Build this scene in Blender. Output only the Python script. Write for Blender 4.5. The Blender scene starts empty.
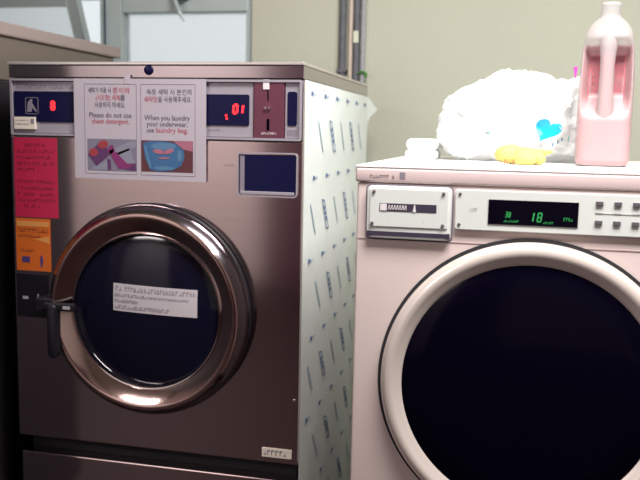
import bpy, bmesh, math, random
from mathutils import Vector, Matrix, noise
from mathutils.bvhtree import BVHTree
SC = bpy.context.scene
COL = SC.collection

# ------------------------------------------------------------------ camera
cam_data = bpy.data.cameras.new('camera')
cam = bpy.data.objects.new('camera', cam_data); COL.objects.link(cam)
YAW, PITCH, ROLL = 0.22561, 0.13083, 0.02015
fwd = Vector((-math.sin(YAW)*math.cos(PITCH), math.cos(YAW)*math.cos(PITCH), -math.sin(PITCH)))
rt = Vector((math.cos(YAW), math.sin(YAW), 0)); up = rt.cross(fwd)
r2 = rt*math.cos(ROLL) + up*math.sin(ROLL); u2 = up*math.cos(ROLL) - rt*math.sin(ROLL)
CAM = Vector((1.13196, -1.7, 1.1032))
cam.matrix_world = Matrix(((r2.x, u2.x, -fwd.x, CAM.x), (r2.y, u2.y, -fwd.y, CAM.y), (r2.z, u2.z, -fwd.z, CAM.z), (0, 0, 0, 1)))
cam_data.sensor_width = 36; cam_data.lens = 816.5/640*36; cam_data.clip_start = .02
cam_data.dof.use_dof = True; cam_data.dof.focus_distance = 1.62; cam_data.dof.aperture_fstop = 4.0
SC.camera = cam

# ------------------------------------------------------------------ world, lamps, exposure
w = bpy.data.worlds.new('daylight'); SC.world = w; w.use_nodes = True
bg = w.node_tree.nodes['Background']
bg.inputs[0].default_value = (.80, .86, .88, 1); bg.inputs[1].default_value = 1.0
SC.view_settings.view_transform = 'Standard'; SC.view_settings.look = 'None'
SC.view_settings.exposure = 0.0; SC.view_settings.gamma = 1; SC.view_settings.use_curve_mapping = False

def area(name, loc, sx, sy, power, col, rot=(0, 0, 0)):
    l = bpy.data.lights.new(name, 'AREA'); l.shape = 'RECTANGLE'; l.size = sx; l.size_y = sy
    l.energy = power; l.color = col
    o = bpy.data.objects.new(name, l); COL.objects.link(o); o.location = loc; o.rotation_euler = rot
    return o
area('fluorescent_tube_light', (1.45, -.78, 2.46), 1.2, .55, 106, (1, .985, .95))
area('rear_fill_light', (-1.2, -3.1, 2.46), 1.2, .55, 62, (1, .92, .91))  # added lamp, brightens the far wall mirrored in the washer steel

# ------------------------------------------------------------------ materials
MATS = {}
def mat(name, col, rough=.5, metal=0., emit=None, es=1., trans=0., bump=None, var=None, coat=0., alpha=1., aniso=0., spec=.5):
    m = bpy.data.materials.new(name); m.use_nodes = True; nt = m.node_tree; N = nt.nodes; L = nt.links
    b = N['Principled BSDF']
    b.inputs['Base Color'].default_value = (*col, 1); b.inputs['Roughness'].default_value = rough
    b.inputs['Metallic'].default_value = metal; b.inputs['Transmission Weight'].default_value = trans
    b.inputs['Coat Weight'].default_value = coat; b.inputs['Alpha'].default_value = alpha
    b.inputs['Specular IOR Level'].default_value = spec
    if aniso:
        b.inputs['Anisotropic'].default_value = aniso
        tg = N.new('ShaderNodeCombineXYZ'); tg.inputs[0].default_value = 1
        L.new(tg.outputs[0], b.inputs['Tangent'])
    if emit: b.inputs['Emission Color'].default_value = (*emit, 1); b.inputs['Emission Strength'].default_value = es
    tc = N.new('ShaderNodeTexCoord')
    if var:   # (scale xyz, amount)
        mp = N.new('ShaderNodeMapping'); mp.inputs['Scale'].default_value = var[0]; L.new(tc.outputs['Object'], mp.inputs[0])
        nz = N.new('ShaderNodeTexNoise'); nz.inputs['Scale'].default_value = 1; nz.inputs['Detail'].default_value = 5; L.new(mp.outputs[0], nz.inputs['Vector'])
        mx = N.new('ShaderNodeMixRGB'); mx.blend_type = 'MULTIPLY'; mx.inputs[0].default_value = var[1]; mx.inputs[1].default_value = (*col, 1)
        cr = N.new('ShaderNodeValToRGB'); cr.color_ramp.elements[0].position = .3; cr.color_ramp.elements[1].position = .7
        cr.color_ramp.elements[0].color = (.55, .55, .55, 1)
        L.new(nz.outputs['Fac'], cr.inputs[0]); L.new(cr.outputs[0], mx.inputs[2]); L.new(mx.outputs[0], b.inputs['Base Color'])
    if bump:  # (scale xyz, strength, distance)
        mp = N.new('ShaderNodeMapping'); mp.inputs['Scale'].default_value = bump[0]; L.new(tc.outputs['Object'], mp.inputs[0])
        nz = N.new('ShaderNodeTexNoise'); nz.inputs['Scale'].default_value = 1; nz.inputs['Detail'].default_value = 4; L.new(mp.outputs[0], nz.inputs['Vector'])
        bp = N.new('ShaderNodeBump'); bp.inputs['Strength'].default_value = bump[1]; bp.inputs['Distance'].default_value = bump[2]
        L.new(nz.outputs['Fac'], bp.inputs['Height']); L.new(bp.outputs[0], b.inputs['Normal'])
    MATS[name] = m; return m
STEEL = (.70, .575, .58)
mat('steel', STEEL, .12, 1, aniso=.0, var=((3, 3, 140), .12))
mat('steel_bright', (.70, .64, .62), .3, .75)
mat('steel_strip', (.50, .44, .46), .13, 1)
mat('chrome', (.60, .44, .41), .12, 1)  # warm reflection of the room put into the metal colour
mat('chrome_bright', (.80, .74, .74), .08, 1)
mat('chrome_dark_reflection', (.20, .17, .19), .16, 1)  # darker chrome: the edge's dark reflection put into its colour
mat('panel_lilac', (.36, .32, .37), .42, .35)
mat('poster_white', (.41, .355, .405), .35)
mat('navy', (.006, .006, .034), .25, spec=.15)
mat('black_gloss', (.0015, .001, .005), .12, spec=.08)
mat('door_glass', (.004, .004, .012), .10, spec=.35)
mat('black', (.007, .006, .010), .45, spec=.25)
mat('dark_gap', (.01, .01, .014), .8)
mat('maroon', (.13, .035, .06), .4, .3)
mat('film', (.85, .92, .90), .5, bump=((9, 9, 9), .25, .01), coat=.2)
mat('film_ink', (.07, .13, .32), .5)
mat('film_ink_pale', (.36, .50, .60), .5)
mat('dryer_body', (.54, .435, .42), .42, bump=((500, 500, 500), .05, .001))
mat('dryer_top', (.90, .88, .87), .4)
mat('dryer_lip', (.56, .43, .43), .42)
mat('dryer_panel', (.60, .61, .59), .35, coat=.3)
mat('ring_white', (.66, .57, .53), .22, .25, coat=.5)
mat('screw', (.30, .26, .27), .35, .8)
mat('button', (.10, .085, .10), .4)
mat('panel_print_grey', (.45, .45, .44), .5)  # grey of the lettering and line printed on the dryer panel
mat('red_label', (.40, .010, .05), .45)
mat('red_label_ink', (.22, .008, .03), .5)
mat('orange_label', (.50, .10, .010), .45)
mat('orange_label_ink', (.20, .05, .02), .5)
mat('orange_pale', (.55, .22, .06), .5)
mat('violet_ink', (.05, .03, .13), .5)
mat('cream_label', (.66, .58, .50), .5)
mat('label_white', (.66, .60, .62), .5)
mat('sticker_grey', (.42, .37, .40), .5)
mat('ink', (.035, .025, .05), .5)
mat('ink_soft', (.20, .17, .21), .5)
mat('ink_red', (.33, .02, .06), .5)
mat('grey_mark', (.30, .28, .32), .4)
mat('red_led', (.8, .01, .01), .5, emit=(1, .02, .03), es=2.6)
mat('green_led', (.02, .2, .05), .5, emit=(.02, .28, .07), es=.55)
mat('wall', (.48, .485, .395), .85, bump=((90, 90, 90), .25, .004), var=((2.5, 2.5, 2.5), .10))
mat('ceiling', (.75, .72, .66), .9, var=((3, 3, 3), .1))
mat('floor', (.014, .004, .005), .6, spec=.15, var=((4, 4, 4), .4))
mat('far_wall', (.72, .66, .64), .85, var=((2, 2, 2), .15))
mat('side_wall', (.26, .22, .21), .85)
mat('dim_wall', (.12, .09, .09), .85)
mat('added_door_brown', (.10, .04, .06), .5, var=((20, 20, 2), .4))
mat('window_frame', (.40, .46, .46), .45, .1)
mat('window_seal', (.05, .08, .12), .6)
mat('glass_frost', (.90, .90, .90), .35, trans=1)
mat('beige_cabinet', (.15, .12, .10), .55, var=((3, 3, 3), .15))
mat('shaded_cabinet', (.02, .016, .022), .5)  # shade on the cabinet side put into its colour
mat('beige_slab', (.30, .24, .23), .5)
mat('pipe_dark', (.13, .13, .15), .6, var=((60, 60, 60), .6))
mat('pipe_beige', (.55, .46, .38), .6)
mat('hose_grey', (.36, .36, .38), .55)
mat('pale_tag', (.60, .62, .50), .6)
mat('green_tag', (.06, .22, .04), .5)
mat('yellow_cloth', (.60, .50, .15), .75, bump=((60, 60, 60), .5, .01))
mat('brown_spot', (.35, .16, .05), .7)
mat('cyan_print', (.0, .50, .78), .4)
mat('cyan_pale', (.45, .78, .84), .4)
mat('blue_dash', (.10, .30, .50), .4)
mat('magenta', (.55, .05, .35), .45)
mat('white_cloth', (.88, .88, .88), .8, bump=((50, 50, 50), .2, .01))
mat('pink_liquid', (.66, .20, .24), .4)
mat('pic_grey', (0.165, 0.143, 0.204), .5); mat('pic_red', (0.275, 0.028, 0.039), .5); mat('pic_purple', (0.083, 0.022, 0.094), .5)
mat('pic_magenta', (0.182, 0.019, 0.110), .5); mat('pic_lilac', (0.209, 0.198, 0.259), .5); mat('pic_maroon', (0.088, 0.022, 0.028), .5)
mat('pic_blue', (0.033, 0.105, 0.231), .5); mat('pic_blue_light', (0.077, 0.165, 0.286), .5); mat('pic_pink', (0.330, 0.110, 0.165), .5)
mat('lamp_housing', (.8, .8, .78), .5)

def thin_plastic(name, col, mix_t, mix_tr, rough):
    m = bpy.data.materials.new(name); m.use_nodes = True; nt = m.node_tree; N = nt.nodes; L = nt.links
    for n in list(N): N.remove(n)
    out = N.new('ShaderNodeOutputMaterial'); b = N.new('ShaderNodeBsdfPrincipled')
    b.inputs['Base Color'].default_value = (*col, 1); b.inputs['Roughness'].default_value = rough
    tl = N.new('ShaderNodeBsdfTranslucent'); tl.inputs[0].default_value = (*col, 1)
    tr = N.new('ShaderNodeBsdfTransparent')
    m1 = N.new('ShaderNodeMixShader'); m1.inputs[0].default_value = mix_tr
    m2 = N.new('ShaderNodeMixShader'); m2.inputs[0].default_value = mix_t
    L.new(b.outputs[0], m1.inputs[1]); L.new(tl.outputs[0], m1.inputs[2])
    L.new(m1.outputs[0], m2.inputs[1]); L.new(tr.outputs[0], m2.inputs[2]); L.new(m2.outputs[0], out.inputs[0])
    MATS[name] = m; return m
thin_plastic('bag_plastic', (.92, .93, .93), .0, .30, .4)
thin_plastic('jug_plastic', (.62, .60, .60), .42, .40, .35)
thin_plastic('jug_rim', (.62, .56, .57), .25, .40, .35)

# ------------------------------------------------------------------ mesh helpers
class MB:
    def __init__(s): s.bm = bmesh.new()
    def box(s, x0, x1, y0, y1, z0, z1, bev=0, seg=2):
        t = bmesh.new(); bmesh.ops.create_cube(t, size=1)
        for v in t.verts: v.co = Vector(((x0+x1)/2+v.co.x*(x1-x0), (y0+y1)/2+v.co.y*(y1-y0), (z0+z1)/2+v.co.z*(z1-z0)))
        if bev: bmesh.ops.bevel(t, geom=t.edges[:], offset=bev, segments=seg, profile=.5, affect='EDGES')
        s.add(t); return s
    def rbox(s, x0, x1, y0, y1, z0, z1, r, bev=0, n=5):
        """box whose corners are rounded in the X-Z plane; y0 is the front"""
        pts = []
        for cx, cz, a0 in ((x1-r, z1-r, 0), (x0+r, z1-r, 90), (x0+r, z0+r, 180), (x1-r, z0+r, 270)):
            for i in range(n+1):
                a = math.radians(a0+90*i/n); pts.append((cx+r*math.cos(a), cz+r*math.sin(a)))
        return s.prism(pts, y0, y1, bev)
    def prism(s, pts, y0, y1, bev=0):
        t = bmesh.new()
        f0 = t.faces.new([t.verts.new((p[0], y0, p[1])) for p in pts])
        r = bmesh.ops.extrude_face_region(t, geom=[f0])
        for v in r['geom']:
            if isinstance(v, bmesh.types.BMVert): v.co.y = y1
        bmesh.ops.recalc_face_normals(t, faces=t.faces[:])
        if bev:
            es = [e for e in t.edges if all(abs(v.co.y-y0) < 1e-7 for v in e.verts)]
            bmesh.ops.bevel(t, geom=es, offset=bev, segments=2, profile=.5, affect='EDGES')
        s.add(t); return s
    def frame(s, x0, x1, z0, z1, t_, y0, y1, r=.004, bev=0):
        """rounded picture-frame shape"""
        def loop(a0, a1, b0, b1, rr, n=4):
            o = []
            for cx, cz, d in ((a1-rr, b1-rr, 0), (a0+rr, b1-rr, 90), (a0+rr, b0+rr, 180), (a1-rr, b0+rr, 270)):
                for i in range(n+1):
                    a = math.radians(d+90*i/n); o.append((cx+rr*math.cos(a), cz+rr*math.sin(a)))
            return o
        A = loop(x0, x1, z0, z1, r); B = loop(x0+t_, x1-t_, z0+t_, z1-t_, max(r-t_, .0005)*1.0)
        t = bmesh.new(); n = len(A)
        v = [[t.verts.new((p[0], y, p[1])) for p in P] for P, y in ((A, y0), (B, y0), (B, y1), (A, y1))]
        for k in range(4):
            a, b = v[k], v[(k+1) % 4]
            for i in range(n): t.faces.new((a[i], a[(i+1) % n], b[(i+1) % n], b[i]))
        bmesh.ops.recalc_face_normals(t, faces=t.faces[:]); s.add(t); return s
    def lathe(s, prof, cx, cz, n=96):
        """profile of (radius, y) turned about the Y-parallel axis through (cx, cz)"""
        t = bmesh.new(); rings = []
        for r, y in prof:
            if r < 1e-6: rings.append([t.verts.new((cx, y, cz))])
            else: rings.append([t.verts.new((cx+r*math.cos(2*math.pi*i/n), y, cz+r*math.sin(2*math.pi*i/n))) for i in range(n)])
        for a, b in zip(rings, rings[1:]):
            for i in range(n):
                j = (i+1) % n
                if len(a) == 1: t.faces.new((a[0], b[j], b[i]))
                elif len(b) == 1: t.faces.new((a[i], a[j], b[0]))
                else: t.faces.new((a[i], a[j], b[j], b[i]))
        bmesh.ops.recalc_face_normals(t, faces=t.faces[:]); s.add(t); return s
    def tube(s, pts, r, n=12, rf=None):
        t = bmesh.new(); pts = [Vector(p) for p in pts]; rings = []
        for i, p in enumerate(pts):
            d = (pts[min(i+1, len(pts)-1)]-pts[max(i-1, 0)]).normalized()
            a = d.orthogonal().normalized() if i == 0 else (prev - d*prev.dot(d)).normalized()
            prev = a; b = d.cross(a); rr = rf(i) if rf else r
            rings.append([t.verts.new(p+(a*math.cos(2*math.pi*k/n)+b*math.sin(2*math.pi*k/n))*rr) for k in range(n)])
        for a, b in zip(rings, rings[1:]):
            for k in range(n): t.faces.new((a[k], a[(k+1) % n], b[(k+1) % n], b[k]))
        t.faces.new(rings[0]); t.faces.new(rings[-1]); bmesh.ops.recalc_face_normals(t, faces=t.faces[:]); s.add(t); return s
    def disc(s, cx, cz, r, y0, y1, n=20, sx=1, rot=0):
        return s.prism([(cx+sx*r*math.cos(2*math.pi*i/n)*math.cos(rot)-r*math.sin(2*math.pi*i/n)*math.sin(rot),
                         cz+sx*r*math.cos(2*math.pi*i/n)*math.sin(rot)+r*math.sin(2*math.pi*i/n)*math.cos(rot)) for i in range(n)], y0, y1)
    def add(s, t):
        me = bpy.data.meshes.new('t'); t.to_mesh(me); t.free(); s.bm.from_mesh(me); bpy.data.meshes.remove(me)
    def build(s, name, m, parent=None, smooth=False, label=None):
        me = bpy.data.meshes.new(name)
        if parent is not None:
            bmesh.ops.translate(s.bm, verts=s.bm.verts[:], vec=-world_loc(parent))
        s.bm.to_mesh(me); s.bm.free(); me.materials.append(MATS[m])
        if smooth:
            for p in me.polygons: p.use_smooth = True
            me.set_sharp_from_angle(angle=math.radians(38))
        o = bpy.data.objects.new(name, me); COL.objects.link(o)
        if parent is not None: o.parent = parent
        if label: o['label'] = label
        return o
def world_loc(o):
    v = Vector((0, 0, 0))
    while o is not None: v += Vector(o.location); o = o.parent
    return v
def thing(name, label, cat, loc, group=None):
    o = bpy.data.objects.new(name, None); COL.objects.link(o); o.location = loc; o.empty_display_size = .05
    o['label'] = label; o['category'] = cat
    if group: o['group'] = group
    return o
def tag(o, label, cat, group=None):
    o['label'] = label; o['category'] = cat
    if group: o['group'] = group
    return o
def struct(o): o['kind'] = 'structure'; return o
def text_bm(mb, s, x, z, size, y, xmax=None, align='LEFT', slant=0.):
    c = bpy.data.curves.new('t', 'FONT'); c.body = s; c.size = size; c.extrude = .00025; c.align_x = align; c.resolution_u = 2
    c.shear = slant
    o = bpy.data.objects.new('t', c); COL.objects.link(o)
    dg = bpy.context.evaluated_depsgraph_get(); me = bpy.data.meshes.new_from_object(o.evaluated_get(dg))
    t = bmesh.new(); t.from_mesh(me)
    k = 1.
    if xmax is not None and len(t.verts):
        wdt = max(v.co.x for v in t.verts)-min(v.co.x for v in t.verts); k = (xmax-x)/max(wdt, 1e-6)
    for v in t.verts: v.co = Vector((x+v.co.x*k, y-v.co.z, z+v.co.y))
    mb.add(t); bpy.data.objects.remove(o); bpy.data.curves.remove(c); bpy.data.meshes.remove(me)
def scribble(mb, x0, x1, z, h, y, rnd, gap=.3):
    """a line of small illegible characters"""
    x = x0
    while x < x1:
        wch = h*rnd.uniform(.45, .8)
        if rnd.random() > gap*.5:
            k = rnd.random()
            if k < .4: mb.box(x, x+wch*.85, y-.0003, y, z, z+h*.25)
            if k > .25: mb.box(x, x+wch*.3, y-.0003, y, z, z+h)
            if k > .6: mb.box(x, x+wch*.85, y-.0003, y, z+h*.7, z+h)
            if k < .7: mb.box(x+wch*.55, x+wch*.8, y-.0003, y, z, z+h*rnd.uniform(.6, 1))
        x += wch+h*.15
def digit(mb, ch, x, z, w_, h, y, th, sl=.12):
    S = {'0': 'abcdef', '1': 'bc', '3': 'abcdg', '8': 'abcdefg', '7': 'abc'}[ch]
    def seg(ax, az, bx, bz):
        d = Vector((bx-ax, bz-az)); n = Vector((-d.y, d.x)).normalized()*th/2
        P = [(ax+n.x, az+n.y), (bx+n.x, bz+n.y), (bx-n.x, bz-n.y), (ax-n.x, az-n.y)]
        mb.prism([(x+p[0]+sl*p[1], z+p[1]) for p in P], y-.0004, y)
    g = th*.12
    if 'a' in S: seg(g, h, w_-g, h)
    if 'd' in S: seg(g, 0, w_-g, 0)
    if 'g' in S: seg(g, h/2, w_-g, h/2)
    if 'f' in S: seg(0, h/2+g, 0, h-g)
    if 'e' in S: seg(0, g, 0, h/2-g)
    if 'b' in S: seg(w_, h/2+g, w_, h-g)
    if 'c' in S: seg(w_, g, w_, h/2-g)

# ------------------------------------------------------------------ the room
XL, XR, YF, YB, ZC = -2.4, 3.2, -4.0, 1.0, 2.55
struct(MB().box(XL-.1, XR+.1, YF-.1, YB+.1, -.1, 0).build('floor', 'floor'))
struct(MB().box(XL-.1, XR+.1, YF-.1, YB+.1, ZC, ZC+.1).build('ceiling', 'ceiling'))
WX0, WX1, WZ0, WZ1 = -1.5, .262, 1.18, 2.15
b = MB(); T = .12
b.box(XL-.1, WX0, YB, YB+T, 0, ZC); b.box(WX1, XR+.1, YB, YB+T, 0, ZC)
b.box(WX0, WX1, YB, YB+T, 0, WZ0); b.box(WX0, WX1, YB, YB+T, WZ1, ZC)
struct(b.build('wall_back', 'wall'))
struct(MB().box(XL-.1, XL, YF, YB, 0, ZC).build('wall_left', 'dim_wall'))
struct(MB().box(XR, XR+.1, YF, YB, 0, ZC).build('wall_right', 'side_wall'))
struct(MB().box(XL-.1, XR+.1, YF-.1, YF, 0, ZC).build('wall_front', 'far_wall'))
dr = struct(MB().box(-.60, .95, YF, YF+.05, 0, 2.1, .004).build('added_dark_door', 'added_door_brown'))  # unseen dark door added to give the steel a dark reflected band
MB().box(.82, .86, YF+.05, YF+.09, .95, 1.07, .008).build('added_door_handle', 'steel_bright', dr)

# window: aluminium frame, mullion, transom, fixed panes and one tilted-in sash
wn = struct(MB().frame(WX0, WX1, WZ0, WZ1, .028, YB+.02, YB+.09, r=.001).build('window_1', 'window_frame'))
MB().box(-.306, -.222, YB+.012, YB+.08, WZ0+.028, WZ1-.028, .004).build('window_mullion', 'window_frame', wn)
MB().box(-.289, -.283, YB+.009, YB+.013, WZ0+.028, WZ1-.028).build('window_seal', 'window_seal', wn)
MB().box(-.222, WX1-.02, YB+.016, YB+.08, 1.506, 1.585, .004).build('transom', 'window_frame', wn)
MB().box(WX0+.028, -.306, YB+.02, YB+.08, 1.56, 1.61, .004).build('transom', 'window_frame', wn)
MB().box(-.235, .235, YB+.045, YB+.051, WZ0+.02, 1.51).build('window_pane', 'glass_frost', wn)
MB().box(-.235, .235, YB+.045, YB+.051, 1.58, WZ1-.02).build('window_pane', 'glass_frost', wn)
MB().box(-.235, -.01+.25-.02, YB+.045, YB+.051, 1.58, 1.585).build('pane_bead', 'window_seal', wn)
# tilted sash, hinged at its foot
def sash_box(mb, x0, x1, t0, t1, n0, n1, bev=.003):
    """t runs up the sash, n is normal to it"""
    t = bmesh.new(); bmesh.ops.create_cube(t, size=1)
    F = Vector((0, .985, 1.33)); U = Vector((0, -.100, .215)).normalized(); Nn = Vector((0, -U.z, U.y))
    for v in t.verts:
        v.co = Vector(((x0+x1)/2+v.co.x*(x1-x0), 0, 0)) + F + U*((t0+t1)/2+v.co.z*(t1-t0)) + Nn*((n0+n1)/2+v.co.y*(n1-n0))
    bmesh.ops.bevel(t, geom=t.edges[:], offset=bev, segments=1, affect='EDGES'); mb.add(t)
b = MB(); SX0, SX1, SH = -1.25, -.312, .245
sash_box(b, SX1-.040, SX1, 0, SH, 0, .03); sash_box(b, SX0, SX0+.04, 0, SH, 0, .03)
sash_box(b, SX0+.04, SX1-.04, SH-.036, SH, 0, .03); sash_box(b, SX0+.04, SX1-.04, 0, .04, 0, .03)
so = b.build('window_sash', 'window_frame', wn)
b = MB(); sash_box(b, SX0+.04, SX1-.04, .04, SH-.036, .012, .017, .0004); b.build('sash_pane', 'glass_frost', so)
b = MB(); b.tube([(-.022, YB-.002, 1.56), (-.006, YB-.02, 1.535), (.012, YB-.03, 1.50), (.030, YB-.03, 1.468)], .006, 8, rf=lambda i: (.009, .009, .007, .003)[i])
b.build('stay_arm', 'window_frame', wn)
MB().rbox(-.022, .03, YB-.012, YB+.02, 1.545, 1.57, .006).build('stay_bracket', 'pic_blue', wn)
MB().box(WX0-.02, WX1, YB-.015, YB+.02, WZ0-.02, WZ0+.004, .003).build('window_sill', 'window_frame', wn)

# pipes and hose running down the wall behind the washer
t = thing('wall_pipe', 'thick dark grey pipe on the wall behind the steel washer, leftmost of the run', 'pipe', (.578, YB-.014, .9), 'pipes on the wall behind the washer')
b = MB().tube([(.578, YB-.014, .9), (.578, YB-.014, ZC-.01)], .0125); b.build('pipe', 'pipe_dark', t, True)
for z in (1.30, 1.9): MB().box(.562, .594, YB-.029, YB-.001, z, z+.012, .002).build('pipe_clip', 'pipe_dark', t)
o = MB().tube([(.604, YB-.010, .9), (.604, YB-.010, ZC-.01)], .008).build('thin_pipe', 'pipe_beige', None, True)
tag(o, 'thin beige pipe between the two dark grey pipes on the wall', 'pipe')
t = thing('wall_pipe', 'dark grey pipe carrying a pale tag, beside the ribbed hose', 'pipe', (.624, YB-.014, .9), 'pipes on the wall behind the washer')
MB().tube([(.624, YB-.014, .9), (.624, YB-.014, ZC-.01)], .0115).build('pipe', 'pipe_dark', t, True)
MB().box(.615, .633, YB-.028, YB-.024, 1.395, 1.433, .002).build('tag', 'pale_tag', t, label='pale cream tag')
t = thing('ribbed_hose', 'light grey ribbed flexible hose, rightmost of the pipes on the wall', 'hose', (.646, YB-.012, .9))
pts = [(.646, YB-.012, .9+i*.0045) for i in range(365)]
MB().tube(pts, .009, 10, rf=lambda i: .0098 if i % 2 else .0076).build('hose', 'hose_grey', t)
b = MB().tube([(.634, YB-.026, 1.298), (.650, YB-.028, 1.303), (.664, YB-.022, 1.296)], .0035, 8); b.box(.655, .665, YB-.027, YB-.02, 1.284, 1.300, .002)
b.build('cable_tie', 'green_tag', t, label='green tie round the hose')

# ------------------------------------------------------------------ ceiling lights (above the frame; the rear one is added for reflections)
for nm, (x, y), lb in (('a', (1.45, -.78), 'long white fluorescent ceiling light above the white dryer'), ('b', (-1.2, -3.1), 'ceiling light added at the far end of the room to brighten reflections')):
    t = thing('ceiling_light', lb, 'light', (x, y, ZC))
    MB().box(x-.64, x+.64, y-.30, y+.30, 2.475, ZC, .006).build('housing', 'lamp_housing', t)

# ------------------------------------------------------------------ tall machine at the far left
t = thing('tall_cabinet', 'tall beige machine cabinet with a thick top slab, left of the steel washer', 'cabinet', (-.43, .13, 0))
MB().box(-.78, -.092, -.44, .695, .06, 1.215, .004).build('cabinet_body', 'shaded_cabinet', t)  # lower body coloured dark in place of the shadow on it
MB().box(-.78, -.092, -.10, .695, 1.2155, 1.322, .003).build('upper_housing', 'beige_cabinet', t, label='beige upper part, above the body painted in shade')
MB().box(-.78, -.092, -.44, -.1005, 1.2155, 1.322, .003).build('added_dark_front', 'shaded_cabinet', t)  # unseen dark block added to darken the reflection in the washer band
MB().box(-.80, -.083, -.46, .728, 1.3225, 1.356, .005).build('top_slab', 'beige_slab', t, label='slightly paler overhanging slab')
MB().box(-.76, -.11, -.42, .67, 0, .0595).build('plinth', 'black', t)
MB().box(-.76, -.11, -.455, -.441, .75, 1.20, .004).build('front_door', 'shaded_cabinet', t)
MB().box(-.76, -.11, -.455, -.441, .10, .70, .004).build('front_door', 'shaded_cabinet', t)

# ------------------------------------------------------------------ steel washer
W, D, H = .70, .79, 1.25
wa = thing('washing_machine', 'stainless steel commercial washer with round chrome door, wrapped side and notices on its front', 'washing machine', (.35, .39, 0))
MB().box(0, W, .0, D, .36, 1.0825, .0025).build('cabinet_body', 'steel', wa)
MB().box(.003, W-.003, .012, D, 1.083, 1.2145).build('upper_housing', 'panel_lilac', wa)
MB().box(0, W, -.0015, D, 1.215, 1.2425, .0015).build('top_band', 'steel_strip', wa, label='brushed steel band under the lid')
MB().box(-.002, W+.001, -.004, D+.002, 1.243, H, .0015).build('lid', 'steel_bright', wa, label='thin pale steel lid')
MB().box(.012, W-.012, .04, D-.02, .318, .3595).build('shadow_gap', 'dark_gap', wa)
MB().box(.002, W-.002, .006, D, .04, .3175, .003).build('base_panel', 'steel', wa)
MB().box(.03, W-.03, .05, D-.05, 0, .0395).build('foot_rail', 'black', wa)
# control panel
MB().frame(.003, W-.003, 1.084, 1.2125, .005, -.0035, .0115, r=.003).build('panel_frame', 'panel_lilac', wa)
cp = MB().box(.0085, .588, .003, .0118, 1.0895, 1.207, .001).build('control_panel', 'panel_lilac', wa)
MB().box(.663-.004, W-.009, .003, .0118, 1.0895, 1.207, .001).build('side_panel', 'panel_lilac', wa)
rnd = random.Random(4)
b = MB(); scribble(b, .016, .165, 1.190, .008, .0028, rnd, .1); b.build('panel_lettering', 'ink_soft', cp)
ld = MB().rbox(.010, .40, .0005, .0029, 1.1145, 1.184, .004, .0005).build('display_window', 'navy', cp)
rd = MB().rbox(.41, .579, .0005, .0029, 1.1145, 1.181, .004, .0005).build('display_window', 'navy', cp)
b = MB(); digit(b, '8', .106, 1.143, .0075, .018, .0003, .0045, .0); b.build('red_digit', 'red_led', ld)
b = MB(); b.frame(.040, .073, 1.132, 1.170, .0012, .0, .0004, r=.004)
b.prism([(.044, 1.137), (.046, 1.158), (.053, 1.166), (.058, 1.166), (.057, 1.158), (.062, 1.150), (.069, 1.140), (.066, 1.137), (.058, 1.147), (.055, 1.137)], .0, .0004)
b.build('horse_head_emblem', 'ink_soft', ld)
b = MB(); digit(b, '0', .543, 1.141, .0085, .018, .0003, .005, .1); digit(b, '1', .557, 1.141, .007, .018, .0003, .005, .1)
b.build('red_digits', 'red_led', rd)
b = MB(); b.disc(.527, 1.136, .0026, 0, .0004); b.disc(.5285, 1.1295, .0026, 0, .0004); b.build('red_colon', 'red_led', rd)
b = MB(); scribble(b, .487, .515, 1.102, .004, .0028, rnd, .2); b.build('panel_lettering', 'ink_soft', cp)
ls = MB().box(.012, .066, -.0036, -.0042+.0067, 1.0975, 1.1255, .0004).build('cream_sticker', 'cream_label', cp, label='small cream sticker')
b = MB(); scribble(b, .016, .052, 1.116, .003, -.0037, rnd); scribble(b, .016, .05, 1.108, .003, -.0037, rnd); b.box(.055, .063, -.0040, -.0036, 1.110, 1.121); b.build('sticker_print', 'ink_soft', ls)
# coin plate
co = MB().box(.5895, .6575, -.001, .0118, 1.0888, 1.2115, .0015).build('coin_plate', 'maroon', wa, label='maroon coin slot plate')
MB().box(.6105, .6245, -.0025, -.0009, 1.192, 1.213, .0006).build('tape_piece', 'label_white', co, label='scrap of white tape')
b = MB(); b.prism([(.620, 1.192), (.6225, 1.190), (.6235, 1.172), (.622, 1.166), (.6205, 1.172)], -.0016, -.0009); b.rbox(.6195, .6255, -.002, -.0009, 1.106, 1.130, .001)
b.build('coin_slot', 'black_gloss', co)
b = MB(); b.disc(.6175, 1.153, .0034, -.006, -.0009, sx=.7); b.disc(.6255, 1.153, .0034, -.006, -.0009, sx=.7); b.build('coin_button', 'chrome_bright', co)
b = MB(); scribble(b, .607, .640, 1.097, .0045, -.0011, rnd, .1); b.build('coin_lettering', 'label_white', co)
MB().rbox(.6645, .6855, .0008, .0029, 1.116, 1.188, .005, .0005).build('card_window', 'navy', wa)
b = MB()
for i in range(5): b.box(.665+i*.0045, .6675+i*.0045, .0018, .0029, 1.095, 1.108)
b.build('vent_slots', 'ink_soft', wa)
# lock on the band
b = MB(); b.lathe([(.0, -.007), (.007, -.007), (.0098, -.0055), (.0112, -.0016)], .3475, 1.232, 28); b.build('lid_lock', 'navy', wa, True, label='dark round lock')
# dispenser drawer window
fr = MB().frame(.5545, .6905, .962, 1.058, .0028, -.005, -.0004, r=.009).build('dispenser_frame', 'panel_lilac', wa)
b = MB(); b.rbox(.5592, .686, -.003, -.0003, .9668, 1.0532, .006); b.build('dispenser_window', 'navy', fr)
MB().box(.561, .571, -.0036, -.0031, .970, 1.050).build('window_edge', 'ink_soft', fr)
MB().box(.562, .684, -.006, -.0031, .9668, .974, .001).build('dispenser_lip', 'panel_lilac', fr)
b = MB(); b.rbox(.522, .546, -.0008, -.0001, 1.026, 1.030, .001); b.build('scuff_mark', 'steel_strip', wa)
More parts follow.
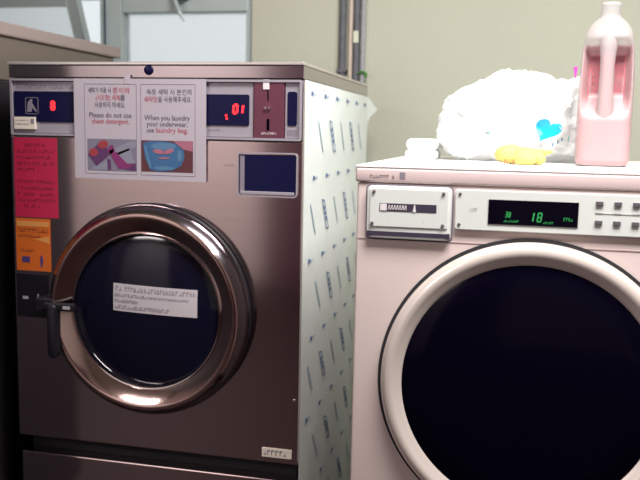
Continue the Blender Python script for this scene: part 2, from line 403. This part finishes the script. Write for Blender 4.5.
# stickers on the front
rl = MB().box(.0075, .1185, -.0011, -.0003, .8935, 1.0785).build('red_notice', 'red_label', wa, label='red notice sticker')
b = MB(); z = 1.058
for i in range(11):
    x1 = rnd.choice((.108, .108, .09, .07)); x0 = .016 if i else .036
    if i == 0: x1 = .085
    if i != 5: scribble(b, x0, x1, z, .0072, -.0012, rnd, .2)
    z -= .0142
b.build('notice_print', 'red_label_ink', rl)
ol = MB().box(.007, .0965, -.0011, -.0003, .7665, .8905).build('orange_notice', 'orange_label', wa, label='orange notice sticker')
b = MB(); scribble(b, .014, .088, .858, .009, -.0012, rnd, .1); scribble(b, .014, .07, .846, .006, -.0012, rnd, .1); scribble(b, .02, .05, .812, .006, -.0012, rnd, .1)
b.build('notice_print', 'orange_label_ink', ol)
b = MB(); b.box(.010, .094, -.0015, -.0012, .872, .884); b.prism([(.055, .842), (.094, .850), (.094, .832)], -.0015, -.0012); b.build('pale_band', 'orange_pale', ol)
b = MB(); b.box(.022, .042, -.0015, -.0012, .786, .800); b.prism([(.070, .778), (.074, .776), (.077, .79), (.074, .806), (.069, .80)], -.0015, -.0012); b.build('pictogram', 'violet_ink', ol)
bl = MB().rbox(.006, .088, -.003, -.0003, .655, .7585, .002).build('black_plate', 'black', wa, label='black plate beside the door')
b = MB(); b.box(.022, .036, -.0038, -.0030, .698, .705); b.box(.061, .064, -.0042, -.003, .694, .712); b.build('plate_mark', 'grey_mark', bl)
pl = MB().rbox(.617, .6865, -.0018, -.0003, .3735, .3945, .0015).build('name_plate', 'cream_label', wa, label='small pale name plate')
b = MB(); scribble(b, .621, .668, .378, .012, -.0019, rnd, .1); b.build('plate_print', 'ink_soft', pl)
# small rivet at the right lower side
b = MB().lathe([(0, -.003), (.003, -.002), (.0038, -.0004)], .690, .51, 16); b.build('screw', 'screw', wa, True)
# round door
CX, CZ = .352, .697
dr = MB().lathe([(.234, -.0004), (.242, -.004), (.2435, -.012), (.240, -.016), (.234, -.016)], CX-.004, CZ-.001).build('door_gasket', 'black', wa, True)
dg = bpy.data.objects.new('door', None); COL.objects.link(dg); dg.parent = wa; dg.location = Vector((CX, -.03, CZ))-Vector(wa.location)
MB().lathe([(.226, -.012), (.2375, -.016), (.2405, -.026), (.2385, -.037), (.232, -.048), (.224, -.056)], CX, CZ, 128).build('door_edge', 'chrome_dark_reflection', dg, True, label='polished outer edge, dark reflection put into its colour')
b = MB().lathe([(.2238, -.0561), (.221, -.0595), (.215, -.0605), (.209, -.0585), (.192, -.048), (.182, -.0425), (.1795, -.0405)], CX, CZ, 128); b.build('door_ring', 'chrome', dg, True, label='polished ring, warm reflection put into its colour')
MB().lathe([(.1793, -.0405), (.1775, -.0425), (.1752, -.042), (.1735, -.037), (.1735, -.03)], CX, CZ, 128).build('glass_rim', 'chrome_bright', dg, True, label='thin bright inner rim')
b = MB().lathe([(.1733, -.030), (.171, -.031), (.150, -.036), (.12, -.042), (.08, -.047), (.04, -.0495), (0, -.0503)], CX, CZ, 96); gl = b.build('door_glass', 'door_glass', dg, True)
# label on the glass
def on_glass(x, z):
    r = math.hypot(x-CX, z-CZ); P = [(.171, -.031), (.150, -.036), (.12, -.042), (.08, -.047), (.04, -.0495), (0, -.0503)]
    for (ra, ya), (rb, yb) in zip(P, P[1:]):
        if r >= rb: return ya+(yb-ya)*(ra-r)/(ra-rb)
    return -.0503
def glass_patch(x0, x1, zf0, zf1, off, n=16, k=4):
    t_ = bmesh.new(); g = []
    for j in range(k+1):
        row = []
        for i in range(n+1):
            x = x0+(x1-x0)*i/n; za, zb = zf0(x), zf1(x); z = za+(zb-za)*j/k
            row.append(t_.verts.new((x, on_glass(x, z)-off, z)))
        g.append(row)
    for j in range(k):
        for i in range(n): t_.faces.new((g[j][i], g[j][i+1], g[j+1][i+1], g[j+1][i]))
    r = bmesh.ops.extrude_face_region(t_, geom=t_.faces[:])
    for v in r['geom']:
        if isinstance(v, bmesh.types.BMVert): v.co.y -= .0005
    bmesh.ops.recalc_face_normals(t_, faces=t_.faces[:]); return t_
b = MB(); b.add(glass_patch(.279, .477, lambda x: .698-(x-.279)*.03, lambda x: .760-(x-.279)*.03, .0006)); gs = b.build('glass_sticker', 'sticker_grey', gl, True, label='white notice sticker on the glass')
b = MB()
for zz, x0, x1, hh in ((.744, .285, .468, .010), (.731, .283, .36, .007), (.731, .365, .455, .0055), (.718, .283, .34, .007), (.704, .283, .41, .008)):
    t_ = MB(); scribble(t_, x0, x1, zz, hh, 0, rnd, .02)
    for v in t_.bm.verts: v.co.y += on_glass(v.co.x, v.co.z)-.0014; v.co.z -= (v.co.x-.279)*.03
    me = bpy.data.meshes.new('x'); t_.bm.to_mesh(me); b.bm.from_mesh(me); t_.bm.free(); bpy.data.meshes.remove(me)
b.build('sticker_print', 'ink_soft', gs)
# latch
hd = MB().rbox(.130, .153, -.080, -.0615, .583, .706, .010, .003).build('latch_handle', 'black', dg, True, label='black latch handle')
MB().box(.118, .196, -.074, -.0605, .692, .710, .004).build('latch_bar', 'black', hd)
MB().box(.090, .134, -.0615, -.0035, .684, .716, .003).build('latch_mount', 'black', hd)
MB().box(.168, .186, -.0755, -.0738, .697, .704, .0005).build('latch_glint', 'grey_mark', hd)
# protective film on the right side
fb = MB(); t_ = bmesh.new(); NY, NZ = 26, 24; g = []
fr_ = random.Random(2)
for j in range(NZ+1):
    row = []
    for i in range(NY+1):
        y = .004+(.788-.004)*i/NY; z = .02+(1.2135-.02)*j/NZ
        bulge = .0012*(1+noise.noise(Vector((y*9, z*7, 3))))
        row.append(t_.verts.new((W+.0006+bulge, y, z)))
    g.append(row)
for j in range(NZ):
    for i in range(NY): t_.faces.new((g[j][i], g[j][i+1], g[j+1][i+1], g[j+1][i]))
# the loose flap at the back top corner
P = [(W+.002, .786, 1.2135), (W+.006, .84, 1.20), (W+.014, .90, 1.178), (W+.010, .85, 1.165), (W+.006, .815, 1.155), (W+.003, .795, 1.14), (W+.002, .786, 1.12)]
fl = [t_.verts.new(p) for p in P]; t_.faces.new(fl)
bmesh.ops.recalc_face_normals(t_, faces=t_.faces[:]); fb.add(t_)
film = fb.build('protective_film', 'film', wa, True, label='white protective film printed with blue marks')
def side_poly(mb, pts, x=W+.0035):
    t_ = bmesh.new(); f = t_.faces.new([t_.verts.new((x, p[0], p[1])) for p in pts])
    r = bmesh.ops.extrude_face_region(t_, geom=[f])
    for v in r['geom']:
        if isinstance(v, bmesh.types.BMVert): v.co.x += .0004
    bmesh.ops.recalc_face_normals(t_, faces=t_.faces[:]); mb.add(t_)
b = MB(); b2 = MB()
rowz = 1.187; rnd2 = random.Random(9)
for k in range(6):
    for i in range(6):
        y = .055+i*.132+(.0 if k % 2 == 0 else .03)
        side_poly(b, [(y, rowz-.004), (y+.017, rowz-.004), (y+.019, rowz+.004), (y+.003, rowz+.006)])
        side_poly(b2, [(y+.022, rowz-.002), (y+.043, rowz-.002), (y+.043, rowz+.002), (y+.022, rowz+.002)])
    zc = rowz-.093
    for i in range(7):
        y = -.02+i*.125+(.09 if k % 2 else .03)
        if y < .02 or y > .74: continue
        strong = (i+k) % 2 == 0
        if strong:   # an outlined slanting lozenge
            o_ = [(y-.012, zc+.038), (y+.012, zc+.034), (y+.062, zc-.038), (y+.036, zc-.034)]
            for a_ in range(4):
                p, q = Vector(o_[a_]), Vector(o_[(a_+1) % 4]); n = Vector((-(q-p).y, (q-p).x)).normalized()*.0016
                side_poly(b, [tuple(p+n), tuple(q+n), tuple(q-n), tuple(p-n)])
            for q_ in (.25, .45, .65): 
                cy_, cz_ = y+.000+.050*q_, zc+.034-.068*q_
                side_poly(b, [(cy_-.003, cz_-.004), (cy_+.007, cz_-.006), (cy_+.006, cz_+.003), (cy_-.003, cz_+.005)])
        else:
            side_poly(b2, [(y-.008, zc+.036), (y-.001, zc+.036), (y+.052, zc-.036), (y+.045, zc-.036)])
    rowz -= .186
b.build('film_print', 'film_ink', film); b2.build('film_print', 'film_ink_pale', film)
MB().box(W-.0005, W+.0028, .0005, .004, .37, 1.21).build('edge_strip', 'steel_bright', wa)

# laminated notice taped across the washer's control panel
po = thing('laminated_notice', 'white laminated Korean and English notice taped over the washer controls', 'notice', (.325, -.0065, .990))
PY = -.0060
sh = MB().rbox(.1675, .4835, PY-.0012, PY+.0003, .990, 1.2130, .002).build('laminate_sheet', 'poster_white', po)
b = MB()
for x0, x1 in ((.193, .3205), (.3300, .459)): b.frame(x0, x1, 1.001, 1.2015, .0011, PY-.0016, PY-.0012, r=.0012)
b.build('page_border', 'ink_soft', po)
Y2 = PY-.0013
b = MB(); br = MB()
text_bm(b, '세탁기 이용 시', .203, 1.1815, .0145, Y2, .258); text_bm(br, '종이와', .262, 1.1815, .0145, Y2, .304)
text_bm(br, '(시트형) 세제', .221, 1.1655, .0145, Y2, .279); text_bm(b, '를', .280, 1.1655, .0145, Y2, .292)
text_bm(b, '사용하지 마세요.', .218, 1.1495, .0145, Y2, .293)
text_bm(b, 'Please do not use', .2045, 1.127, .0165, Y2, .307); text_bm(br, 'sheet detergent.', .211, 1.1135, .0160, Y2, .302)
text_bm(b, '속옷 세탁 시 본인의', .344, 1.179, .0145, Y2, .449); text_bm(br, '세탁망', .338, 1.163, .0145, Y2, .370); text_bm(b, '을 사용해주세요.', .371, 1.163, .0145, Y2, .450)
text_bm(b, 'When you laundry', .339, 1.123, .0165, Y2, .446); text_bm(b, 'your underwear,', .344, 1.1095, .0160, Y2, .441)
text_bm(b, 'use', .344, 1.096, .0160, Y2, .361); text_bm(br, 'laundry bag.', .366, 1.096, .0160, Y2, .441)
b.build('printed_text', 'ink', po); br.build('red_text', 'ink_red', po, label='red words')
# left picture
def R_(x0, x1, z0, z1): return [(x0, z0), (x1, z0), (x1, z1), (x0, z1)]
pic = MB().prism(R_(.1995, .3195, 1.0085, 1.0795), Y2-.0004, Y2).build('packet_picture', 'pic_grey', po)
def shapes(name, m, lst, par, lv):
    b = MB()
    for P in lst: b.prism(P, Y2-.0004-.00025*lv, Y2-.0003)
    return b.build(name, m, par)
def ell(cx, cz, a, c, rot=0, n=20):
    return [(cx+a*math.cos(2*math.pi*i/n)*math.cos(rot)-c*math.sin(2*math.pi*i/n)*math.sin(rot), cz+a*math.cos(2*math.pi*i/n)*math.sin(rot)+c*math.sin(2*math.pi*i/n)*math.cos(rot)) for i in range(n)]
shapes('pale_sheets', 'pic_lilac', [[(.205, 1.010), (.245, 1.032), (.262, 1.0100)], [(.262, 1.056), (.300, 1.074), (.318, 1.076), (.318, 1.062), (.275, 1.044)], [(.270, 1.048), (.302, 1.060), (.315, 1.028), (.290, 1.022)]], pic, 1)
shapes('purple_packet', 'pic_purple', [[(.2005, 1.044), (.222, 1.018), (.256, 1.046), (.245, 1.064), (.230, 1.072)], [(.252, 1.064), (.262, 1.066), (.268, 1.052), (.258, 1.044)], [(.292, 1.012), (.318, 1.010), (.318, 1.026), (.290, 1.026)], [(.249, 1.010), (.258, 1.010), (.256, 1.034), (.248, 1.034)]], pic, 2)
shapes('red_flowers', 'pic_red', [ell(.215, 1.049, .011, .009), ell(.238, 1.067, .013, .009, .3)], pic, 3)
shapes('magenta_ribbon', 'pic_magenta', [[(.252, 1.052), (.262, 1.058), (.296, 1.026), (.312, 1.024), (.300, 1.014), (.276, 1.014)], ell(.257, 1.055, .007, .009)], pic, 3)
# right picture
pic = MB().prism(R_(.3310, .4535, 1.0095, 1.0785), Y2-.0004, Y2).build('laundry_bag_picture', 'pic_maroon', po)
shapes('pink_corner', 'pic_pink', [[(.408, 1.078), (.453, 1.078), (.453, 1.056), (.432, 1.060), (.418, 1.070)]], pic, 1)
shapes('blue_bag', 'pic_blue', [[(.335, 1.072), (.352, 1.077), (.385, 1.077), (.412, 1.073), (.431, 1.058), (.434, 1.042), (.426, 1.024), (.405, 1.013), (.372, 1.010), (.352, 1.014), (.340, 1.040)]], pic, 2)
shapes('blue_sheen', 'pic_blue_light', [ell(.384, 1.066, .030, .008), ell(.385, 1.018, .025, .004), [(.338, 1.066), (.342, 1.066), (.356, 1.018), (.350, 1.018)], ell(.422, 1.046, .005, .012)], pic, 3)
shapes('pink_print', 'pic_pink', [ell(.373, 1.054, .014, .005, -.15), ell(.397, 1.055, .012, .005, .3), ell(.385, 1.040, .014, .002)], pic, 4)
b = MB(); b.rbox(.292, .3055, PY-.0022, PY-.0002, 1.2015, 1.222, .001); b.build('tape_piece', 'poster_white', po)

# ------------------------------------------------------------------ white dryer
X0, X1, DY = .857, 1.507, -.2
dy = thing('clothes_dryer', 'white front loading dryer with big round black door, right of the steel washer', 'dryer', ((X0+X1)/2, .15, 0))
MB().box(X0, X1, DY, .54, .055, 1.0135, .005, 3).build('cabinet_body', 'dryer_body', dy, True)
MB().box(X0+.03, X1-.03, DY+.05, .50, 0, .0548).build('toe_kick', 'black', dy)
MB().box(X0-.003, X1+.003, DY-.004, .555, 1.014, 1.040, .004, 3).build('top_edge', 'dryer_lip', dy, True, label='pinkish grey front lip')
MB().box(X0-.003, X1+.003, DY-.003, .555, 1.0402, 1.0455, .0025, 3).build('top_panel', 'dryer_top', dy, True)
b = MB(); b.rbox(.9365, .9465, DY-.0048, DY-.0038, 1.0215, 1.034, .0008); b.build('lip_badge', 'ink_soft', dy)
b = MB(); scribble(b, .882, .925, 1.022, .006, DY-.0041, rnd, .3); b.build('lip_lettering', 'screw', dy)
# control panel
cp = MB().rbox(1.0395, 1.482, DY-.008, DY-.0003, .9335, 1.0065, .004, .0015).build('control_panel', 'dryer_panel', dy, label='white glossy control panel')
ds = MB().box(1.0985, 1.2535, DY-.0095, DY-.0081, .9465, .9905).build('display_window', 'black_gloss', cp)
YD = DY-.0096
b = MB()
b2 = MB(); digit(b2, '1', 1.1735, .954, .003, .0155, YD, .0026, .12); digit(b2, '8', 1.184, .954, .0062, .0155, YD, .0022, .12)
b2.build('green_digits', 'green_led', ds)
b = MB(); digit(b, '3', 1.1285, .960, .003, .009, YD, .0014, .1); digit(b, '8', 1.134, .960, .003, .009, YD, .0014, .1); scribble(b, 1.126, 1.151, .951, .004, YD, rnd, .1)
scribble(b, 1.194, 1.210, .9505, .004, YD, rnd, .1); scribble(b, 1.229, 1.244, .957, .006, YD, rnd, .1); b.build('green_symbols', 'green_led', ds)
for sx, sz in ((1.0475, .9985), (1.0475, .9435)):
    MB().lathe([(0, DY-.0105), (.0022, DY-.0102), (.003, DY-.0081)], sx, sz, 16).build('screw', 'screw', cp, True)
b = MB(); scribble(b, 1.066, 1.078, .968, .006, DY-.0082, rnd, .2); b.build('panel_lettering', 'panel_print_grey', cp)
for j, z in enumerate((.9905, .957)):
    for i in range(6):
        x = 1.2815+i*.0305
        MB().rbox(x, x+.0125, DY-.0115, DY-.0081, z-.0035, z+.0035, .001, .0006).build('button', 'button', cp)
b = MB(); b.box(1.2820, 1.470, DY-.0088, DY-.0081, .9725, .9735)
for i in range(6): b.box(1.282+i*.0305, 1.294+i*.0305, DY-.0088, DY-.0081, .972, .9745)
b.build('printed_line', 'panel_print_grey', cp)
# coin box
cb = MB().rbox(.8775, 1.0335, DY-.0115, DY-.0003, .911, 1.0085, .009, .004).build('coin_box', 'dryer_panel', dy, True)
fp = MB().rbox(.884, 1.0275, DY-.0135, DY-.0117, .9335, 1.0035, .003, .0008).build('face_plate', 'dryer_panel', cb)
for sx, sz in ((.889+.003, .998), (1.0195, .998), (.889+.001, .9395), (1.0195, .9395)):
    MB().lathe([(0, DY-.017), (.0024, DY-.0165), (.0033, DY-.0137)], sx-.001, sz, 16).build('screw', 'screw', fp, True)
sl = MB().box(.902, 1.0065, DY-.0142, DY-.0136, .9625, .977).build('slot_strip', 'ink', fp)
b = MB(); b.box(.9035, .9155, DY-.0148, DY-.0143, .9635, .976)
for i in range(7):
    x = .9175+i*.005; b.prism([(x, .9655), (x+.0014, .9655), (x+.0035, .974), (x+.002, .974)], DY-.0148, DY-.0143)
    b.prism([(x+.0035, .9655), (x+.0045, .9655), (x+.0042, .974), (x+.0033, .974)], DY-.0148, DY-.0143)
b.prism([(.9635, .9625), (.9695, .9625), (.968, .9745), (.966, .9765)], DY-.0148, DY-.0143); b.build('strip_print', 'label_white', sl)
b = MB(); b.box(.92, .9208, DY-.0138, DY-.0135, .944, .9455); b.box(.983, .984, DY-.0138, DY-.0135, .944, .9455); b.build('plate_mark', 'screw', fp)
MB().box(.879, .8868, DY-.0125, DY-.0113, .915, .925, .0004).build('end_cap', 'ink', cb)
MB().box(1.0242, 1.032, DY-.0125, DY-.0113, .915, .925, .0004).build('end_cap', 'ink', cb)
MB().frame(.8745, 1.0365, .908, 1.0115, .0028, DY-.0012, DY-.0002, r=.010).build('box_seam', 'ink_soft', cb)
MB().box(.8870, 1.024, DY-.0123, DY-.0113, .9165, .9245).build('finger_slot', 'ink', cb, label='dark slot along the bottom')
MB().box(X0+.004, X1-.004, DY-.0012, DY-.0002, .9085, .9098).build('panel_seam', 'dryer_lip', dy)
# round door
GX, GZ = 1.1822, .6475
MB().lathe([(.2755, DY-.0004), (.2755, DY-.003), (.2705, DY-.003), (.268, DY-.0006)], GX, GZ, 128).build('door_gap', 'dark_gap', dy, True, label='dark gap line around the door')  # dark ring drawn to stand for the groove around the door
dd = bpy.data.objects.new('door', None); COL.objects.link(dd); dd.parent = dy; dd.location = Vector((GX, DY, GZ))-Vector(dy.location)
MB().lathe([(.268, DY-.0008), (.2695, DY-.010), (.266, DY-.020), (.258, DY-.026), (.250, DY-.027), (.243, DY-.0245), (.238, DY-.021), (.2315, DY-.0195), (.2285, DY-.017)], GX, GZ, 160).build('door_ring', 'ring_white', dd, True)
MB().lathe([(.2284, DY-.010), (.2284, DY-.0165), (.226, DY-.018), (.18, DY-.022), (.10, DY-.026), (0, DY-.0275)], GX, GZ, 128).build('door_glass', 'black_gloss', dd, True)
MB().box(GX+.262, GX+.292, DY-.006, DY-.0004, GZ-.05, GZ+.05, .003).build('door_hinge', 'screw', dd)

# ------------------------------------------------------------------ things on the dryer
TZ = 1.0456
# crumpled white plastic bag
def blob(center, rad, seed, amp, flat_z, sub=5, power=2.6, top=None):
    t_ = bmesh.new(); bmesh.ops.create_icosphere(t_, subdivisions=sub, radius=1)
    for v in t_.verts:
        d = v.co.normalized(); k = (abs(d.x)**power+abs(d.y)**power+abs(d.z)**power)**(-1/power)
        p = Vector((d.x*rad[0], d.y*rad[1], d.z*rad[2]))*k
        q = p*15+Vector((seed, seed*2, 0))
        n = noise.noise(q)*.6+(.5-abs(noise.noise(q*2.1)))*.5+(.5-abs(noise.noise(q*4.3)))*.22
        p = p+d*amp*n
        if top: p.z += top(p.x) * max(0, p.z/rad[2])
        p += Vector(center)
        if p.z < flat_z: p.z = flat_z+.0002*abs(noise.noise(q))
        v.co = p
    return t_
bagbm = blob((1.150, .300, TZ+.088), (.180, .105, .086), 3.3, .042, TZ, 6, 3.0, top=lambda x: .008*math.cos((x+.03)*26) - .018*max(0, -x-.09)/.07 + .010 + .016*max(0, x-.07)/.08)
bvh = BVHTree.FromBMesh(bagbm)
bb = MB(); bb.add(bagbm)
bag = bb.build('plastic_bag', 'bag_plastic', None, True)
tag(bag, 'crumpled white plastic bag with a blue heart print, on the dryer beside the jug', 'bag')
def stuck(name, m, polys, off=.0012, label=None):
    """flat prints laid on the bag's front"""
    t_ = bmesh.new()
    for P in polys:
        cx = sum(p[0] for p in P)/len(P); cz = sum(p[1] for p in P)/len(P)
        K = 5; rings = []
        for k in range(1, K+1):
            row = []
            for p in P:
                x = cx+(p[0]-cx)*k/K; z = cz+(p[1]-cz)*k/K; h = bvh.ray_cast(Vector((x, -.5, z)), Vector((0, 1, 0)))[0]
                row.append(t_.verts.new((x, (h.y if h else .25)-off, z)))
            rings.append(row)
        h = bvh.ray_cast(Vector((cx, -.5, cz)), Vector((0, 1, 0)))[0]; c0 = t_.verts.new((cx, (h.y if h else .25)-off, cz)); n = len(P)
        for i in range(n):
            t_.faces.new((c0, rings[0][i], rings[0][(i+1) % n]))
            for a_, b_ in zip(rings, rings[1:]): t_.faces.new((a_[i], b_[i], b_[(i+1) % n], a_[(i+1) % n]))
    bmesh.ops.recalc_face_normals(t_, faces=t_.faces[:]); m_ = MB(); m_.add(t_)
    return m_.build(name, m, bag, True, label)
heart = []
for i in range(28):
    a = 2*math.pi*i/28; hx = .0155*16*math.sin(a)**3/13; hz = .0155*(13*math.cos(a)-5*math.cos(2*a)-2*math.cos(3*a)-math.cos(4*a))/13
    r_ = -.35; heart.append((1.209+1.45*(hx*math.cos(r_)-hz*math.sin(r_))+.25*hz, 1.119+1.4*(hx*math.sin(r_)+hz*math.cos(r_))))
stuck('heart_print', 'cyan_print', [heart], label='bright cyan heart')
stuck('dash_print', 'blue_dash', [R_(x, x+.003, z, z+.007) for x, z in ((1.221, 1.083), (1.231, 1.089), (1.240, 1.095))])
stuck('faint_print', 'cyan_pale', [ell(1.083, 1.109, .006, .003, -.3, 10), ell(1.140, 1.125, .004, .008, 0, 10), ell(1.158, 1.112, .003, .004, 0, 10), ell(1.098, 1.092, .004, .002, -.6, 10), ell(1.256, 1.10, .002, .008, 0, 8)])
# magenta tip on the bag behind the jug
b = MB(); b.prism([(1.262, 1.262), (1.2715, 1.262), (1.268, 1.236), (1.2665, 1.234)], .262, .266); b.build('magenta_tip', 'magenta', bag, label='small magenta tip poking out by the jug')

# folded white cloth left of the bag
b = MB(); b.box(.893, .966, .20, .33, TZ, TZ+.022, .0085, 4); b.box(.894, .966, .204, .328, TZ+.0215, TZ+.048, .0125, 5)
o = b.build('folded_cloth', 'white_cloth', None, True); tag(o, 'low folded white cloth at the left end of the dryer top', 'cloth')

# yellow cloth
t = thing('yellow_cloth', 'small bunched yellow cloth lying in front of the white plastic bag', 'cloth', (1.155, .045, TZ))
m_ = MB()
m_.add(blob((1.128, .055, TZ+.019), (.024, .024, .018), 5, .011, TZ, 4, 2.2)); m_.add(blob((1.155, .06, TZ+.023), (.040, .020, .0145), 8, .010, TZ, 4, 2.2))
m_.add(blob((1.160, .035, TZ+.0135), (.024, .016, .0135), 2, .007, TZ, 4, 2.2)); m_.add(blob((1.187, .05, TZ+.014), (.016, .016, .014), 2.6, .003, TZ, 4, 2.2))
m_.build('cloth_folds', 'yellow_cloth', t, True)
m_ = MB(); m_.tube([(1.19, .05, TZ+.026), (1.205, .048, TZ+.027), (1.216, .046, TZ+.029)], .005, 10, rf=lambda i: (.007, .0055, .003)[i]); m_.build('cloth_tail', 'yellow_cloth', t, True)
m_ = MB()
for x, y_, h_ in ((1.121, .030, .010), (1.127, .029, .006), (1.138, .026, .009), (1.184, .030, .004)): m_.tube([(x, y_, TZ+.0005), (x+.001, y_+.001, TZ+h_)], .0012, 6)
m_.build('brown_fringe', 'brown_spot', t)

# jug of pink liquid
jg = thing('plastic_jug', 'translucent plastic jug with built-in handle and pink liquid, right of the white bag', 'jug', (1.318, .10, TZ))
JX, JY = 1.318, .10
def jug_loop(z, hw, hd, n=72, p=4.0):
    """front of the jug is pinched back beside the handle between z 1.165 and 1.30"""
    o = []
    for i in range(n):
        a = 2*math.pi*i/n; c, s_ = math.cos(a), math.sin(a); k = (abs(c)**p+abs(s_)**p)**(-1/p)
        x, y = hw*c*k, hd*s_*k
        o.append(Vector((JX+x, JY+y, z)))
    return o
def smooth(a, b_, t_): t_ = max(0, min(1, (t_-a)/(b_-a))); return t_*t_*(3-2*t_)
def jug_shape(hwid, z):
    H_ = z-TZ
    return hwid
PROF = [(0, .050), (.004, .056), (.012, .060), (.05, .0605), (.10, .0605), (.16, .0600), (.20, .0585), (.235, .0565), (.262, .052), (.280, .045), (.292, .036), (.299, .027), (.303, .0225), (.312, .0220), (.330, .0220), (.331, .0195)]
def interp(h):
    for (a, ra), (b_, rb) in zip(PROF, PROF[1:]):
        if h <= b_: return ra+(rb-ra)*(h-a)/(b_-a)
    return PROF[-1][1]
def jug_mesh(shrink, h0, h1, nz=70, caps=True):
    t_ = bmesh.new(); rings = []; n = 96
    for j in range(nz+1):
        h = h0+(h1-h0)*j/nz; hw = max(interp(h)*.90-shrink, .003); p = 4.2-2.2*smooth(.262, .30, h)
        row = []
        for i in range(n):
            a = 2*math.pi*i/n-math.pi/2; c, s_ = math.cos(a), math.sin(a); k = (abs(c)**p+abs(s_)**p)**(-1/p)
            x, y = hw*c*k, hw*s_*k
            # the recess around the handle, cut into the front
            fz = smooth(.092, .150, h)*(1-smooth(.226, .258, h)); fx = 1-smooth(.034, .052, abs(x))
            if y < 0: y = y*(1-fz*fx)+(-.006)*fz*fx
            row.append(t_.verts.new((JX+x, JY+y, TZ+h)))
        rings.append(row)
    for a_, b_ in zip(rings, rings[1:]):
        for i in range(n): t_.faces.new((a_[i], a_[(i+1) % n], b_[(i+1) % n], b_[i]))
    if caps: t_.faces.new(rings[0]); t_.faces.new(rings[-1])
    bmesh.ops.recalc_face_normals(t_, faces=t_.faces[:]); return t_
b = MB(); t_ = jug_mesh(0, .0004, .331, 90); b.add(t_); jb = b.build('jug_body', 'jug_plastic', jg, True)
b = MB(); b.add(jug_mesh(.0022, .003, .243, 70)); b.build('pink_liquid', 'pink_liquid', jg, True, label='pink liquid inside')
HP = [(JX, JY-.028, TZ+.088), (JX, JY-.036, TZ+.106), (JX, JY-.0390, TZ+.125), (JX, JY-.0400, TZ+.15), (JX, JY-.0400, TZ+.20), (JX, JY-.0390, TZ+.222), (JX, JY-.036, TZ+.243), (JX, JY-.028, TZ+.262)]
b = MB(); b.tube(HP, .016, 24, rf=lambda i: (.022, .0185, .0160, .0145, .0140, .0150, .0175, .020)[i]); b.build('jug_handle', 'jug_rim', jg, True)
b = MB(); b.tube([Vector(p)+Vector((0, 0, 0)) for p in HP[1:-2]], .011, 16); b.build('liquid_in_handle', 'pink_liquid', jg, True)
jg.rotation_euler = (0, 0, -.11)
